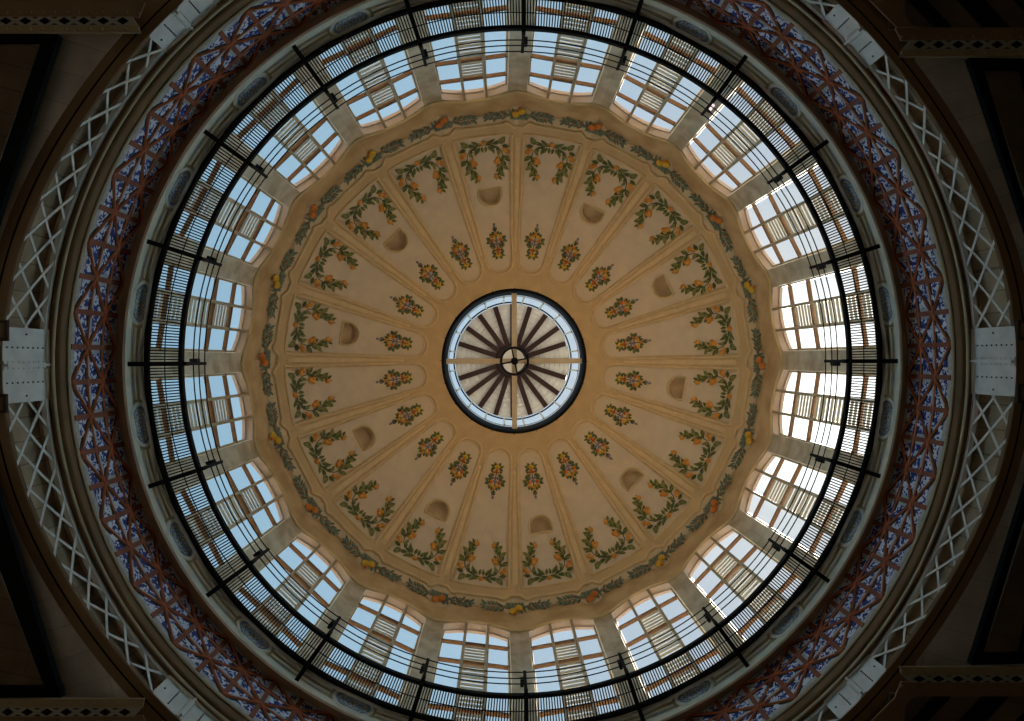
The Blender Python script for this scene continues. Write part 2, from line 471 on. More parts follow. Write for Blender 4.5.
# ribs between the panels
rb=MB(); rows=[]
for i in range(26):
    r=108+(223-108)*i/25
    w=r*math.tan(rad(9*.075)) ; hh=HS+.055
    if i in (0,25): hh=HS-.01
    # the corner between two facets, as seen from the corner frame
    k9=1/math.cos(rad(9))
    rows.append([SV(-w*1.12,r*k9,HS-.01),SV(-w,r*k9,hh*.9),SV(-w*.5,r*k9,hh),SV(w*.5,r*k9,hh),SV(w,r*k9,hh*.9),SV(w*1.12,r*k9,HS-.01)])
rb.grid(rows,'mould'); rb.poly(rows[0],'mould'); rb.poly(rows[-1],'mould')
r0=rb.build('rib')
for k in range(20):
    o=r0 if k==0 else copy_tree(r0)
    o.rotation_euler=(0,0,RZ(18*k+DT)); o.name='dome_rib' if k==0 else 'dome_rib.%03d'%k
    tag(o,'ochre plaster rib tapering between two painted dome bays, '+axis(k),'dome rib','ribs of the dome')

# pale frieze field + garlands at the facet corners
ff=MB()
for k in range(20):
    ps=RZ(9+18*k+DT); c,s_=math.cos(ps),math.sin(ps)
    def W(p): return (p[0]*c-p[1]*s_, p[0]*s_+p[1]*c, p[2])
    rows=[]
    for i in range(7):
        row=[]
        for j in range(41):
            u=-1+2*j/40
            lo=fline(u*237*T9)+.3; hi=ftop(u*250*T9); r=lo+(hi-lo)*i/6
            row.append(W(S(u*r*T9,r,.02)))
        rows.append(row)
    ff.grid(rows,'frieze')
fo=ff.build('trim_1',smooth=True)
tag(fo,'pale wavy frieze band painted with leaf garlands around the foot of the dome','frieze',kind='structure')

def make_frieze_garland(fm):
    g=MB(); rng=random.Random(11); H=.03
    P=lambda x,y,h: SV(x, y-0.5*(x/237)**2*237, h)
    R_=246.4
    def yc(x): return R_+3.0*math.exp(-(x/9)**2)
    for sx in (-1,1):
        Q=lambda x,y,h,sx=sx: P(sx*x,y,h)
        stroke(g,Q,[(x,yc(x)) for x in (0,4,8,12,16,20,24,28,32)],.6,'stem',H-.004)
        for i in range(16):     # bushy middle around the fruit
            a=rng.uniform(-100,80); x=rng.uniform(.5,9); 
            leaf(g,Q,x,yc(x)+rng.uniform(-2.5,1.0),rad(a),rng.uniform(4.5,6),2.3,'leafC','leafD' if i%2 else 'leafC',H+.0012*i)
        for i in range(5):
            leaf(g,Q,1.0+1.1*i,yc(2)-2.0-.2*i,rad(-110+14*i),5.2,2.3,'leafC','leafD' if i%2 else 'leafC',H+.02)
        for i in range(15):
            x=10+i*1.5; sg=1 if i%2 else -1
            leaf(g,Q,x,yc(x)+sg*.3,rad(sg*rng.uniform(25,62)),rng.uniform(5.2,7),2.8,'leafC','leafD' if i%3==0 else 'leafC',H+.0012*i)
        leaf(g,Q,31,R_,rad(-5),5.5,2.3,'leafC','leafD',H+.02)
        for x,y in ((12.5,R_+1.6),(17,R_-2.0),(21.5,R_+1.5),(26,R_-1.8)):
            fruit(g,Q,x,y,.75,.65,'deepor',H+.02)
    if fm=='yellow': fruit(g,P,-5.4,R_+3.6,1.6,1.6,'orange',H+.05); fruit(g,P,1.0,R_+8.3,1.8,1.2,'deepor',H+.05)
    go=g.build('leaf_garland')
    for x,y,rx,ry,h in ((3.0,R_+5.4,4.1,3.3,.06),(-2.8,R_+2.6,3.9,3.2,.07)):
        mb=MB(); fruit(mb,P,x,y,rx,ry,fm,H+h); mb.build('lemon' if fm=='yellow' else 'orange',go,True)
    return go
ga={}
for k in range(20):
    fm='yellow' if k%2==0 else 'deepor'
    if fm not in ga: ga[fm]=o=make_frieze_garland(fm)
    else: o=copy_tree(ga[fm])
    o.rotation_euler=(0,0,RZ(18*k+DT))
    tag(o,'grey-green leaf garland with two %s painted on the frieze, %s'%('lemons' if fm=='yellow' else 'oranges',axis(k)),'painted garland','leaf garlands on the frieze')

# ------------------------------------------------------------------ lantern on top of the dome
lr=MB()
lr.lathe([(3.24,30.46),(3.22,30.38),(3.14,30.36),(3.08,30.44),(3.02,30.7),(3.0,31.0),(3.0,31.1)],'iron',n=120)
tag(lr.build('trim_2',smooth=True),'black iron ring around the round skylight opening at the dome centre','ring',kind='structure')
ln=empty('lantern',(0,0,31.0)); tag(ln,'round glazed roof lantern with cream boarded cone and dark radial beams','skylight')
def lz(z): return z-31.0
ZT=34.6; RL=2.96
mb=MB(); mb.lathe([(RL,lz(31.0)),(RL,lz(ZT))],'glass',n=80); mb.build('glazing',ln,True)
for k in range(20):
    mb=MB(); th=9+18*k; a=pol(th,RL-.03,lz(31.0)); b=pol(th,RL-.03,lz(ZT)); mb.bar(a,b,.07,.09,'lframe',up=(math.sin(rad(th)),-math.cos(rad(th)),0)); mb.build('mullion',ln)
mb=MB(); mb.lathe([(RL-.02,lz(31.0)),(RL-.02,lz(31.1)),(RL+.02,lz(31.1))],'lframe',n=80); mb.build('sill_ring',ln)
mb=MB(); mb.lathe([(RL+.04,lz(ZT+.25)),(RL+.04,lz(ZT)),(RL-.03,lz(ZT)),(RL-.03,lz(ZT+.06)),(RL-.01,lz(ZT+.2))],'iron',n=120); mb.build('eaves_ring',ln,True)
# boarded cone: concentric boards with joints
mb=MB(); NB=9
def conez(R): return lz(ZT)+.15+(RL-R)*.28
for i in range(NB):
    Ra=RL-.06-(RL-.7)*i/NB; Rb=RL-.06-(RL-.7)*(i+1)/NB
    mb.lathe([(Ra,conez(Ra)),(Rb+.018,conez(Rb+.018)-.012),(Rb+.018,conez(Rb)+.02),(Rb,conez(Rb))],'lboard',n=100)
mb.lathe([(.72,conez(.72)),(.3,conez(.3)+.15),(.01,conez(0)+.2)],'lboard',n=40)
mb.build('boarded_cone',ln)
for k in range(20):
    mb=MB(); th=18*k
    a=pol(th,RL-.1,conez(RL)-.06); b=pol(th,.66,conez(.66)-.06); mb.bar(a,b,.25,.18,'darkwood'); mb.build('radial_beam',ln)
mb=MB(); mb.lathe([(.62,conez(.6)-.3),(.86,conez(.8)-.2),(.9,conez(.9)-.02)],'darkwood',n=48); mb.lathe([(.62,conez(.6)-.3),(.62,conez(.6)+.1)],'lboard',n=48); mb.build('collar',ln,True)
# cross ties
for i,(nm,lab) in enumerate((('tie_beam','cream tie beam crossing the skylight from side to side'),('tie_beam','cream tie beam crossing the skylight from top to bottom'))):
    mb=MB()
    L=3.12
    if i==0: mb.box(-L,L,-.115,.115,30.62,30.80,'lcream'); mb.box(-L,L,-.05,.05,30.80,30.95,'lcream')
    else: mb.box(-.115,.115,-L,-.115,30.62,30.80,'lcream'); mb.box(-.115,.115,.115,L,30.62,30.80,'lcream'); mb.box(-.05,.05,-L,L,30.80,30.95,'lcream')
    tag(mb.build(nm),lab,'tie beam','tie beams of the skylight')
hb=empty('hanging_wheel',(0,0,30.45)); tag(hb,'small dark iron spoked wheel hung under the crossing of the cream ties','wheel')
mb=MB(); mb.tube([(.60*math.cos(2*PI*j/40),.60*math.sin(2*PI*j/40),0) for j in range(40)],.055,'iron',8,closed=True); mb.build('rim',hb,True)
for q in range(4):
    mb=MB(); a=rad(-12+90*q); mb.tube([(.1*math.cos(a),.1*math.sin(a),-.02),(.58*math.cos(a),.58*math.sin(a),0)],.035,'iron',6); mb.build('spoke',hb)
mb=MB(); mb.blob((0,0,-.03),(.17,.17,.12),'iron',14,8); mb.tube([(0,0,0),(0,0,.18)],.06,'iron',8); mb.build('boss',hb,True)

# ------------------------------------------------------------------ drum wall and windows
WH=1.15; ZB=17.45; WT=.36       # window half width, foot of the windows, wall thickness
def zarch(s): return 23.72+.40*(1-(s/WH)**2)
HB=A*T9
dw=MB()
for k in range(20):
    ps=RZ(9+18*k); c,s_=math.cos(ps),math.sin(ps)
    def W(x,y,z): return (x*c-y*s_, x*s_+y*c, z)
    Ro=A+WT; hbo=Ro*T9
    for sx in (-1,1):
        e=[(A,sx*HB),(Ro,sx*hbo),(Ro,sx*WH),(A,sx*WH)]
        dw.poly([W(A,sx*HB,ZB-.3),W(A,sx*WH,ZB-.3),W(A,sx*WH,23.84),W(A,sx*HB,23.84)],'wall')
        dw.poly([W(Ro,sx*hbo,ZB-.3),W(Ro,sx*WH,ZB-.3),W(Ro,sx*WH,25.2),W(Ro,sx*hbo,25.2)],'wall')
        dw.poly([W(A,sx*WH,ZB-.3),W(Ro,sx*WH,ZB-.3),W(Ro,sx*WH,zarch(WH)),W(A,sx*WH,zarch(WH))],'wall')
    n=16
    top=[];arc=[];arco=[];topo=[]
    for j in range(n+1):
        s=-WH+2*WH*j/n
        arc.append(W(A,s,zarch(s))); top.append(W(A,s,zedge(s)+.06)); arco.append(W(Ro,s,zarch(s))); topo.append(W(Ro,s,25.2))
    dw.grid([arc,top],'wall'); dw.grid([arco,arc],'soffit'); dw.grid([topo,arco],'wall')
    dw.poly([W(A,-WH,ZB),W(A,WH,ZB),W(A,WH,ZB-.3),W(A,-WH,ZB-.3)],'wall'); dw.poly([W(A,-WH,ZB),W(Ro,-WH,ZB),W(Ro,WH,ZB),W(A,WH,ZB)],'wall')
    dw.poly([W(Ro,-WH,ZB),W(Ro,WH,ZB),W(Ro,WH,ZB-.3),W(Ro,-WH,ZB-.3)],'wall')
tag(dw.build('wall_drum'),'cream plaster drum wall with pilasters between the arched windows','wall',kind='structure')
# outer weather skin of the dome, closing the gap above the drum
sk=MB(); sk.lathe([(A+.36,25.2),(A+.42,25.4),(9.2,27.4),(7.6,29.6),(5.4,30.9),(3.5,31.3),(3.05,31.1)],'lead',n=80)
tag(sk.build('roof_outer',smooth=True),'outer roof skin of the dome','roof',kind='structure')

TR=[22.93,21.53,18.63]
def make_window():
    root=empty('window_1')
    zb=ZB
    mb=MB(); x0,x1=A+.02,A+.34
    for sx in (-1,1):
        mb.box(A+.22,x1,min(sx*WH,sx*(WH-.05)),max(sx*WH,sx*(WH-.05)),zb,zarch(WH),'frame')
    n=16
    for j in range(n):
        s0,s1=-WH+2*WH*j/n,-WH+2*WH*(j+1)/n
        q=lambda x,s,d:(x,s,zarch(s)-d)
        mb.hexa([q(A+.24,s0,.07),q(x1,s0,.07),q(x1,s1,.07),q(A+.24,s1,.07),q(A+.24,s0,0),q(x1,s0,0),q(x1,s1,0),q(A+.24,s1,0)],'soffit')
    mb.box(A+.1,x1,-WH,WH,zb,zb+.08,'frame')
    mb.build('frame',root)
    for s in (-.385,.385):
        mb=MB(); mb.box(A+.0,x1,s-.045,s+.045,zb,zarch(s)-.01,'frame'); mb.build('mullion',root)
    for z in TR:
        mb=MB(); mb.box(A+.20,x1-.02,-WH,WH,z-.035,z+.035,'transom'); mb.build('transom',root)
    lev=[zb]+TR[::-1]
    cols=[(-WH,-.385),(-.385,.385),(.385,WH)]
    for ci,(ya,yb) in enumerate(cols):
        for zi in range(4):
            za=lev[zi]
            mb=MB(); xg=A+.30
            if zi<3:
                zc=lev[zi+1]
                if ci==1:
                    ns=max(5,round((zc-za)/.235)); pt=(zc-za-.07)/ns
                    for q in range(ns):
                        zz=za+.04+pt*q; h=pt*.71; xo=A+.29
                        mb.hexa([(xo,ya+.04,zz),(xo+.012,ya+.04,zz),(xo+.012,yb-.04,zz),(xo,yb-.04,zz),
                                 (xo,ya+.04,zz+h),(xo+.012,ya+.04,zz+h),(xo+.012,yb-.04,zz+h),(xo,yb-.04,zz+h)],'slat')
                    mb.build('louvre',root)
                else:
                    mb.box(xg,xg+.012,ya,yb,za,zc,'glass'); mb.build('pane',root)
            else:
                n=8; fr=[];bk=[]
                for j in range(n+1):
                    s=ya+(yb-ya)*j/n; fr.append((xg,s,zarch(s)-.02))
                mb.grid([[(xg,ya+(yb-ya)*j/n,za) for j in range(n+1)],fr],'glass'); mb.build('pane',root)
    mb=MB(); mb.box(A-.04,A+.34,-WH-.03,WH+.03,zb-.07,zb,'wall'); mb.build('sill',root)
    return root
w0=make_window()
for k in range(20):
    o=w0 if k==0 else copy_tree(w0)
    o.name='window_%d'%(k+1); o.rotation_euler=(0,0,RZ(9+18*k))
    tag(o,'tall arched window of the drum with a slatted middle column, '+bay(k),'window','arched windows of the drum',kind='structure')

# ------------------------------------------------------------------ walkway inside the drum
ww=empty('walkway',(0,0,17.45)); tag(ww,'black iron ring walkway of open grating with wire railing in front of the windows','walkway')
RI,RO2=8.50,9.32
def ring(Rm,w,z0,z1,m,name):
    mb=MB(); mb.lathe([(Rm-w/2,z0),(Rm+w/2,z0),(Rm+w/2,z1),(Rm-w/2,z1),(Rm-w/2,z0)],m,n=200); mb.build(name,ww)
ring(RI,.09,-.14,0,'iron','inner_ring'); ring(RO2,.09,-.14,0,'iron','outer_ring'); ring(8.90,.018,-.07,-.05,'iron','middle_ring')
gs=MB(); NBAR=39
for j in range(NBAR):
    a=rad(-9+18*(j+.5)/NBAR)
    for_d=(math.cos(a),math.sin(a))
    gs.bar((RI*for_d[0],RI*for_d[1],-.03),(RO2*for_d[0],RO2*for_d[1],-.03),.030,.05,'iron')
g0=gs.build('grating',ww)
bm=MB(); bm.hexa([(RI-.05,-.035,-.22),(9.56,-.035,-.50),(9.56,.035,-.50),(RI-.05,.035,-.22),(RI-.05,-.035,-.12),(9.56,-.035,-.30),(9.56,.035,-.30),(RI-.05,.035,-.12)],'iron'); bm.hexa([(RI-.05,-.055,-.235),(9.57,-.055,-.515),(9.57,.055,-.515),(RI-.05,.055,-.235),(RI-.05,-.055,-.215),(9.57,-.055,-.495),(9.57,.055,-.495),(RI-.05,.055,-.215)],'iron'); b0=bm.build('beam',ww)
pm=MB(); pm.box(RI-.17,RI-.12,-.04,.04,-.2,.98,'iron'); pm.box(RI-.18,RI+.02,-.05,.05,-.14,-.02,'iron'); p0=pm.build('post',ww)
for k in range(20):
    for src,th in ((g0,9+18*k),(b0,18*k),(p0,18*k)):
        if k==0: o=src
        else:
            o=src.copy(); C.objects.link(o); o.parent=ww
        o.rotation_euler=(0,0,RZ(th))
for z in (.26,.57,.92):
    mb=MB(); mb.tube([((RI-.15)*math.cos(2*PI*j/160),(RI-.15)*math.sin(2*PI*j/160),z) for j in range(160)],.017,'iron',6,closed=True); mb.build('rail_wire',ww,True)

# floodlights clamped to the posts
def make_flood(white_lens):
    root=empty('floodlight',(0,0,0))
    mb=MB(); x=RI-.06; 
    z=18.12
    mb.hexa([(x-.07,.04,z-.135),(x+.13,.04,z-.135),(x+.13,.13,z-.135),(x-.07,.13,z-.135),(x-.03,.05,z+.12),(x+.09,.05,z+.12),(x+.09,.12,z+.12),(x-.03,.12,z+.12)],'lampbod')
    for q in range(4): mb.box(x+.02,x+.15,.055+.02*q,.06+.02*q,z-.1,z+.09,'lampbod')
    mb.build('housing',root)
    mb=MB(); mb.box(x-.06,x+.12,.045,.125,z-.155,z-.135,'lenswhite' if white_lens else 'lens'); l=mb.build('lens',root)
    if white_lens: l['label']='bright white lens'
    mb=MB(); mb.tube([(RI-.07,.03,z-.02),(RI,.05,z-.02),(x+.02,.06,z)],.03,'lampbod',6); mb.box(x-.02,x+.06,.03,.05,z-.18,z+.18,'lampbod'); mb.build('bracket',root)
    return root
f0=make_flood(False); f1=make_flood(True); used=False
for k in range(20):
    if k==2: o=f1
    elif not used: o=f0; used=True
    else: o=copy_tree(f0)
    o.rotation_euler=(0,0,RZ(18*k))
    tag(o,('floodlight with a bright white lens on the walkway post ' if k==2 else 'small black floodlight clamped to the walkway post ')+axis(k),'floodlight','floodlights on the walkway')

# ------------------------------------------------------------------ cornice, tile frieze, trims
CR0,CZ0,CR1,CZ1 = 9.38,17.42,9.62,16.90
CL=math.hypot(CR1-CR0,CZ1-CZ0); CD=((CR1-CR0)/CL,(CZ1-CZ0)/CL); CN=(CD[1],-CD[0])
def cw(w,h=0): return (CR0+CD[0]*w+CN[0]*h, CZ0+CD[1]*w+CN[1]*h)     # w down the sloping face, h out into the room
mb=MB()
mb.lathe([(9.30,17.52),(9.35,17.44),cw(0,.01),cw(.05,.03),cw(.07,0)],'cornc')
mb.lathe([cw(.06),cw(.45)],'corn')
mb.lathe([cw(.43),cw(.43,.035),cw(.47,.045),cw(CL,.045),cw(CL+.02,-.02)],'cornc')
# raised bands between the medallions
for k in range(20):
    a0,a1=RZ(9+18*k)*180/PI+3.7, RZ(27+18*k)*180/PI-3.7
    for wa,wb,h in ((.155,.205,.04),(.285,.335,.04),(.395,.41,.02)):
        mb.lathe([cw(wa),cw(wa+.01,h),cw(wb-.01,h),cw(wb)],'cornc',a0,a1,24)
    for q in (0,1):
        aa=a0+1.2 if q==0 else a1-1.2-2.4
        mb.lathe([cw(.35,.003),cw(.38,.003)],'medblue',aa,aa+2.4,8)
tag(mb.build('trim_3'),'cream and olive cornice with long sunk slots between oval medallions','cornice',kind='structure')

def ell(ax,ay,n=36): return [(ax*math.cos(2*PI*j/n),ay*math.sin(2*PI*j/n)) for j in range(n)]
def make_med():
    root=empty('medallion')
    WM=.28
    R_,Z_=cw(WM)
    def lift(x,y,h):
        R,z=cw(WM+x,h); return (R-R_-y*y/(2*R_),y,z-Z_)
    def ringm(mb,a,b,m,n=40):
        rows=[]
        for (ax,ay,h) in (a,b): rows.append([lift(x,y,h) for x,y in ell(ax,ay,n)])
        mb.grid(rows,m,closed=True)
    mb=MB(); ringm(mb,(.285,.56,-.02),(.275,.55,.055),'med'); ringm(mb,(.275,.55,.055),(.215,.47,.06),'med'); mb.build('outer_rim',root)
    mb=MB(); ringm(mb,(.215,.47,.06),(.185,.415,.02),'medblue'); ringm(mb,(.185,.415,.02),(.172,.395,.04),'medblue'); mb.build('blue_rim',root)
    mb=MB(); mb.poly([lift(x,y,.012) for x,y in ell(.178,.405,36)],'medpale')
    for q in range(8):
        a=2*PI*q/8+.2; cx,cy=.105*math.cos(a),.25*math.sin(a)
        for rr,m,h in ((1,'medpet',.016),(.45,'medpale',.02)):
            mb.poly([lift(cx+.036*rr*x,cy+.08*rr*y,h) for x,y in ell(1,1,12)],m)
        a+=PI/8; mb.poly([lift(.15*math.cos(a)+.015*x,.345*math.sin(a)+.032*y,.017) for x,y in ell(1,1,8)],'medgold')
        mb.poly([lift(.055*math.cos(a)+.02*x,.13*math.sin(a)+.043*y,.018) for x,y in ell(1,1,8)],'medpet')
    mb.build('rosette',root)
    mb=MB(); mb.grid([[lift(x,y,.02) for x,y in ell(.028,.06,14)],[lift(x,y,.04) for x,y in ell(.014,.03,14)],[lift(x,y,.045) for x,y in ell(.001,.001,14)]],'medgold',closed=True); mb.build('centre_boss',root)
    return root
m0=make_med()
for k in range(20):
    o=m0 if k==0 else copy_tree(m0)
    o.location=pol(9+18*k,*cw(.28)); o.rotation_euler=(0,0,RZ(9+18*k))
    tag(o,'oval blue and gold cornice medallion under a window, '+bay(k),'medallion','medallions on the cornice')

mb=MB(); mb.lathe([cw(CL,.03),(9.68,16.96),(9.70,17.0),(10.03,17.26),(10.03,17.24)],'redbr')
tag(mb.build('trim_4',smooth=False),'plain red-brown band between the cornice and the tile frieze','band',kind='structure')

# tile frieze: v = 0 at the foot (outer in the photo), 1 at the head
FR,FZ0,FZ1=10.02,15.52,17.26
tf=empty('trim_5'); tag(tf,'blue and white tile frieze behind a copper-brown triangular rib lattice','tile frieze',kind='structure')
def fp(u,v,d=0):    # u in bar units
    return pol(2.25+4.5*u, FR-d, FZ0+(FZ1-FZ0)*v)
mb=MB(); mb.lathe([(FR,FZ0-.02),(FR,FZ1+.02)],'tilepale',n=160); mb.build('backing',tf)
# triangular cells
tl=MB()
def tri(a,b,c):
    g=((a[0]+b[0]+c[0])/3,(a[1]+b[1]+c[1])/3)
    pts=[(g[0]+(p[0]-g[0])*.98,g[1]+(p[1]-g[1])*.98) for p in (a,b,c)]
    tl.poly([fp(p[0],p[1],.012) for p in pts],'tile')
    # pale stripe along one edge
    p,q,r=pts
    s1=lerp2(p,r,.20); s2=lerp2(q,r,.20)
    tl.poly([fp(*p,.016),fp(*q,.016),fp(*s2,.016),fp(*s1,.016)],'tilepale')
for u in range(80):
    # cell between bar u and u+1: split by the lattice lines at v=0,1/3,2/3,1 and diagonals
    a,b=(1/3,2/3) if u%2==0 else (2/3,1/3)
    # node heights on the two bars (even bars carry nodes at 1/3 and 1; odd bars at 0 and 2/3)
    if u%2==0:
        tri((u,0),(u+1,0),(u,1/3)); tri((u,1/3),(u+1,0),(u+1,1/3)); tri((u,1/3),(u+1,1/3),(u+1,2/3)); tri((u,1/3),(u,2/3),(u+1,2/3))
        tri((u,2/3),(u,1),(u+1,2/3)); tri((u,1),(u+1,1),(u+1,2/3))
    else:
        tri((u+1,0),(u,0),(u+1,1/3)); tri((u+1,1/3),(u,0),(u,1/3)); tri((u+1,1/3),(u,1/3),(u,2/3)); tri((u+1,1/3),(u+1,2/3),(u,2/3))
        tri((u+1,2/3),(u+1,1),(u,2/3)); tri((u+1,1),(u,1),(u,2/3))
tl.build('tile_field',tf)
def ribmesh(a,b,w,h,m):        # triangular-section rib between lattice points
    mb=MB(); n=max(1,int(abs(b[0]-a[0])*2)); rows=[]
    du=(b[0]-a[0])*rad(4.5)*FR; dv=(b[1]-a[1])*(FZ1-FZ0); L=math.hypot(du,dv)
    nu,nv=-dv/L*w/2/(rad(4.5)*FR), du/L*w/2/(FZ1-FZ0)
    for i in range(n+1):
        u,v=lerp2(a,b,i/n)
        if m=='ribflat': rows.append([fp(u+nu,v+nv,0),fp(u+nu,v+nv,h),fp(u-nu,v-nv,h),fp(u-nu,v-nv,0)])
        else: rows.append([fp(u+nu,v+nv,0),fp(u+nu*.75,v+nv*.75,h*.6),fp(u+nu*.25,v+nv*.25,h),fp(u-nu*.25,v-nv*.25,h),fp(u-nu*.75,v-nv*.75,h*.6),fp(u-nu,v-nv,0)])
    mb.grid(rows,m); mb.poly(rows[0],m); mb.poly(rows[-1],m)
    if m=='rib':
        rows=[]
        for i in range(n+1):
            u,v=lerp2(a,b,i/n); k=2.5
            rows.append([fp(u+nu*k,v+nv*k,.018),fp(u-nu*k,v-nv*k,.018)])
        mb.grid(rows,'ribedge')  # flat dark strip under the rib, showing along both its edges
    return mb
def spin(o,k,step):
    c=o.copy(); C.objects.link(c); c.parent=tf; c.rotation_euler=(0,0,rad(step*k)); return c
r_=ribmesh((0,0),(0,1),.12,.035,'ribflat').build('radial_bar',tf)
for k in range(1,80): spin(r_,k,4.5)
for sg in (1,-1):
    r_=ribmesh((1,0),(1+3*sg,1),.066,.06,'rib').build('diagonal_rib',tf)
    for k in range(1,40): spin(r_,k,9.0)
for v in (1/3,2/3):
    mb=MB()
    for u in range(80):
        q=ribmesh((u,v),(u+1,v),.07,.045,'rib'); n=len(mb.v); mb.mi('rib'); mb.mi('ribedge')
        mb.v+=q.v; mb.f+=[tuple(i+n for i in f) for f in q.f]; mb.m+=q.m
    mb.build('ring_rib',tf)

mb=MB()
def q_(R,r): return (R,F*R/r)
mb.lathe([q_(10.02,440),q_(9.97,440.6),q_(9.97,443),q_(10.0,444.2)],'torcream')
mb.lathe([q_(10.0,444.2)]+[q_(10.02-.06*math.sin(PI*i/10)+.07*i/10,444.2+11.3*i/10) for i in range(11)],'torus')
mb.lathe([q_(10.09,455.5),q_(10.05,456),q_(10.05,458.3),q_(10.10,459)],'torcream')
mb.lathe([q_(10.10,459),q_(10.16,462),q_(10.22,463),q_(10.24,464.5)],'torus')
tag(mb.build('trim_6',smooth=True),'brown rounded ring moulding with cream edges below the tile frieze','moulding',kind='structure')

# ------------------------------------------------------------------ lattice ring girder, eight arcs between riveted plates
RG=10.22; ZG=15.0
def rout(th):
    c=abs(math.cos(2*rad(th)))
    return 487.5+20.5*c**2.6
def zbot(th): return F*RG/rout(th)
mb=MB(); rows=[[],[],[]]
for j in range(241):
    th=360*j/240
    rows[0].append(pol(th,RG-.02,ZG+.05)); rows[1].append(pol(th,RG+.26,ZG+.1)); rows[2].append(pol(th,RG+.26,F*RG/(487.5+20.5*abs(math.cos(2*rad(th)))**2.6)))
mb.grid(rows,'backb'); tag(mb.build('wall_ring'),'brown boarded ring wall behind the white lattice girders','wall',kind='structure')
GN=['between top and upper right plates','between upper right and right plates','between right and lower right plates','between lower right and bottom plates',
    'between bottom and lower left plates','between lower left and left plates','between left and upper left plates','between upper left and top plates']
PH=4.0
SL=6.4   # degrees of arc per metre of height along a lattice bar
for g in range(8):
    a0,a1=45*g+PH,45*g+45-PH
    gr=empty('lattice_girder',pol((a0+a1)/2,RG,ZG)); tag(gr,'white steel lattice ring girder '+GN[g],'girder','lattice ring girders')
    off=Vector(gr.location)
    def L_(th,R,z): return Vector(pol(th,R,z))-off
    mb=MB(); n=40; rows=[[],[],[],[],[]]
    for j in range(n+1):
        th=a0+(a1-a0)*j/n
        for q,(R,z) in enumerate(((RG-.05,ZG),(RG-.05,ZG-.09),(RG+.06,ZG-.09),(RG+.06,ZG),(RG-.05,ZG))): rows[q].append(L_(th,R,z))
    mb.grid(rows,'steel'); mb.build('top_chord',gr)
    for sg in (1,-1):
        th=a0-20
        while th<a1+20:
            # points along the bar: th at ZG, moving sg*SL per metre down
            seg=[]
            for q in range(25):
                z=ZG-.04-1.4*q/24; tt=th+sg*SL*(ZG-z)
                if a0<=tt<=a1 and z>=zbot(tt): seg.append((tt,z))
            if len(seg)>=2:
                mb=MB(); d=.0 if sg==1 else .014
                rows=[]
                for tt,z in seg:
                    w=.07; dx=w/RG*180/PI*.64; dz=w*.77*sg*-1
                    rows.append([L_(tt-dx*1,RG-d,z+dz*-.0-0*dz),L_(tt-dx,RG-.014-d,z),L_(tt+dx,RG-.014-d,z),L_(tt+dx,RG-d,z)])
                mb.grid(rows,'steel'); mb.build('lattice_bar',gr)
            th+=4.1
    mb=MB(); rows=[[],[],[],[],[]]
    for j in range(n+1):
        th=a0+(a1-a0)*j/n; z=zbot(th)
        for q,(R,zz) in enumerate(((RG-.03,z),(RG-.03,z+.02),(RG+.08,z+.02),(RG+.08,z),(RG-.03,z))): rows[q].append(L_(th,R,zz))
    mb.grid(rows,'brown'); mb.build('bottom_chord',gr)
PN=['at the very top','at upper right','at the right edge','at lower right','at the very bottom','at lower left','at the left edge','at upper left']
for g in range(8):
    th=45*g
    gp=empty('gusset_plate',pol(th,RG-.03,14.2),RZ(th)); tag(gp,'pale riveted steel plate joining two lattice girders, '+PN[g],'steel plate','riveted plates of the ring girder')
    zl=zbot(th)-14.2+.0; zh=ZG-14.2; hw=math.radians(PH)*RG+.03
    mb=MB(); rows=[[],[],[],[]]
    for j in range(9):
        a=-hw+2*hw*j/8; x=math.sqrt(RG*RG-a*a)-RG
        rows[0].append((x,a,zl)); rows[1].append((x,a,zh)); rows[2].append((x+.03,a,zh)); rows[3].append((x+.03,a,zl))
    mb.grid(rows+[rows[0]],'steel')
    plate=mb
    mb=MB(); mb.box(-.10,.0,-.025,.025,zl,zh,'steel'); mb.box(-.025,0,-.09,.09,zl,zh,'steel'); mb.build('stiffener',gp)
    mb=plate; nr=8
    for a in (-.35,.35):
        for q in range(nr):
            z=zl+.1+(zh-zl-.22)*q/(nr-1); x=math.sqrt(RG*RG-a*a)-RG
            mb.blob((x-.002,a,z),(.022,.022,.022),'rivet',6,4)
    for a in (-.065,.065):
        for q in range(nr):
            z=zl+.1+(zh-zl-.22)*q/(nr-1); mb.blob((-.028,a,z),(.018,.018,.018),'steel',6,4)
    for a in (-.62,.62): mb.blob((math.sqrt(RG*RG-a*a)-RG,a,14.2*0+ (zl+zh)/2),(.025,.025,.025),'rivet',6,4)
    mb.build('plate',gp)
    mb=MB(); mb.box(-.06,.05,-hw,hw,zh-.02,zh+.07,'steel'); mb.build('top_angle',gp)

# arch rings under the girders
for g in range(8):
    a0,a1=45*g,45*g+45
    ar=empty('arch_ring',pol((a0+a1)/2,RG,14)); off=Vector(ar.location)
    tag(ar,'brown steel arch rim below the lattice girder '+GN[g],'arch rim','arch rims under the girders')
    mb=MB(); gp_=MB(); n=40; rows=[[] for _ in range(4)]; r2=[[],[]]; 
    for j in range(n+1):
        th=a0+(a1-a0)*j/n; z=zbot(th)-.02
        for q,(R,zz) in enumerate(((RG-.02,z+.12),(RG-.02,z),(RG+.34,z-.03),(RG+.34,z+.5))): rows[q].append(Vector(pol(th,R,zz))-off)
        r2[0].append(Vector(pol(th,RG+.13,z-.022))-off); r2[1].append(Vector(pol(th,RG+.165,z-.025))-off)
    mb.grid(rows,'brown'); mb.build('rim_plate',ar)
    gp_.grid(r2,'black'); gp_.build('dark_joint',ar)

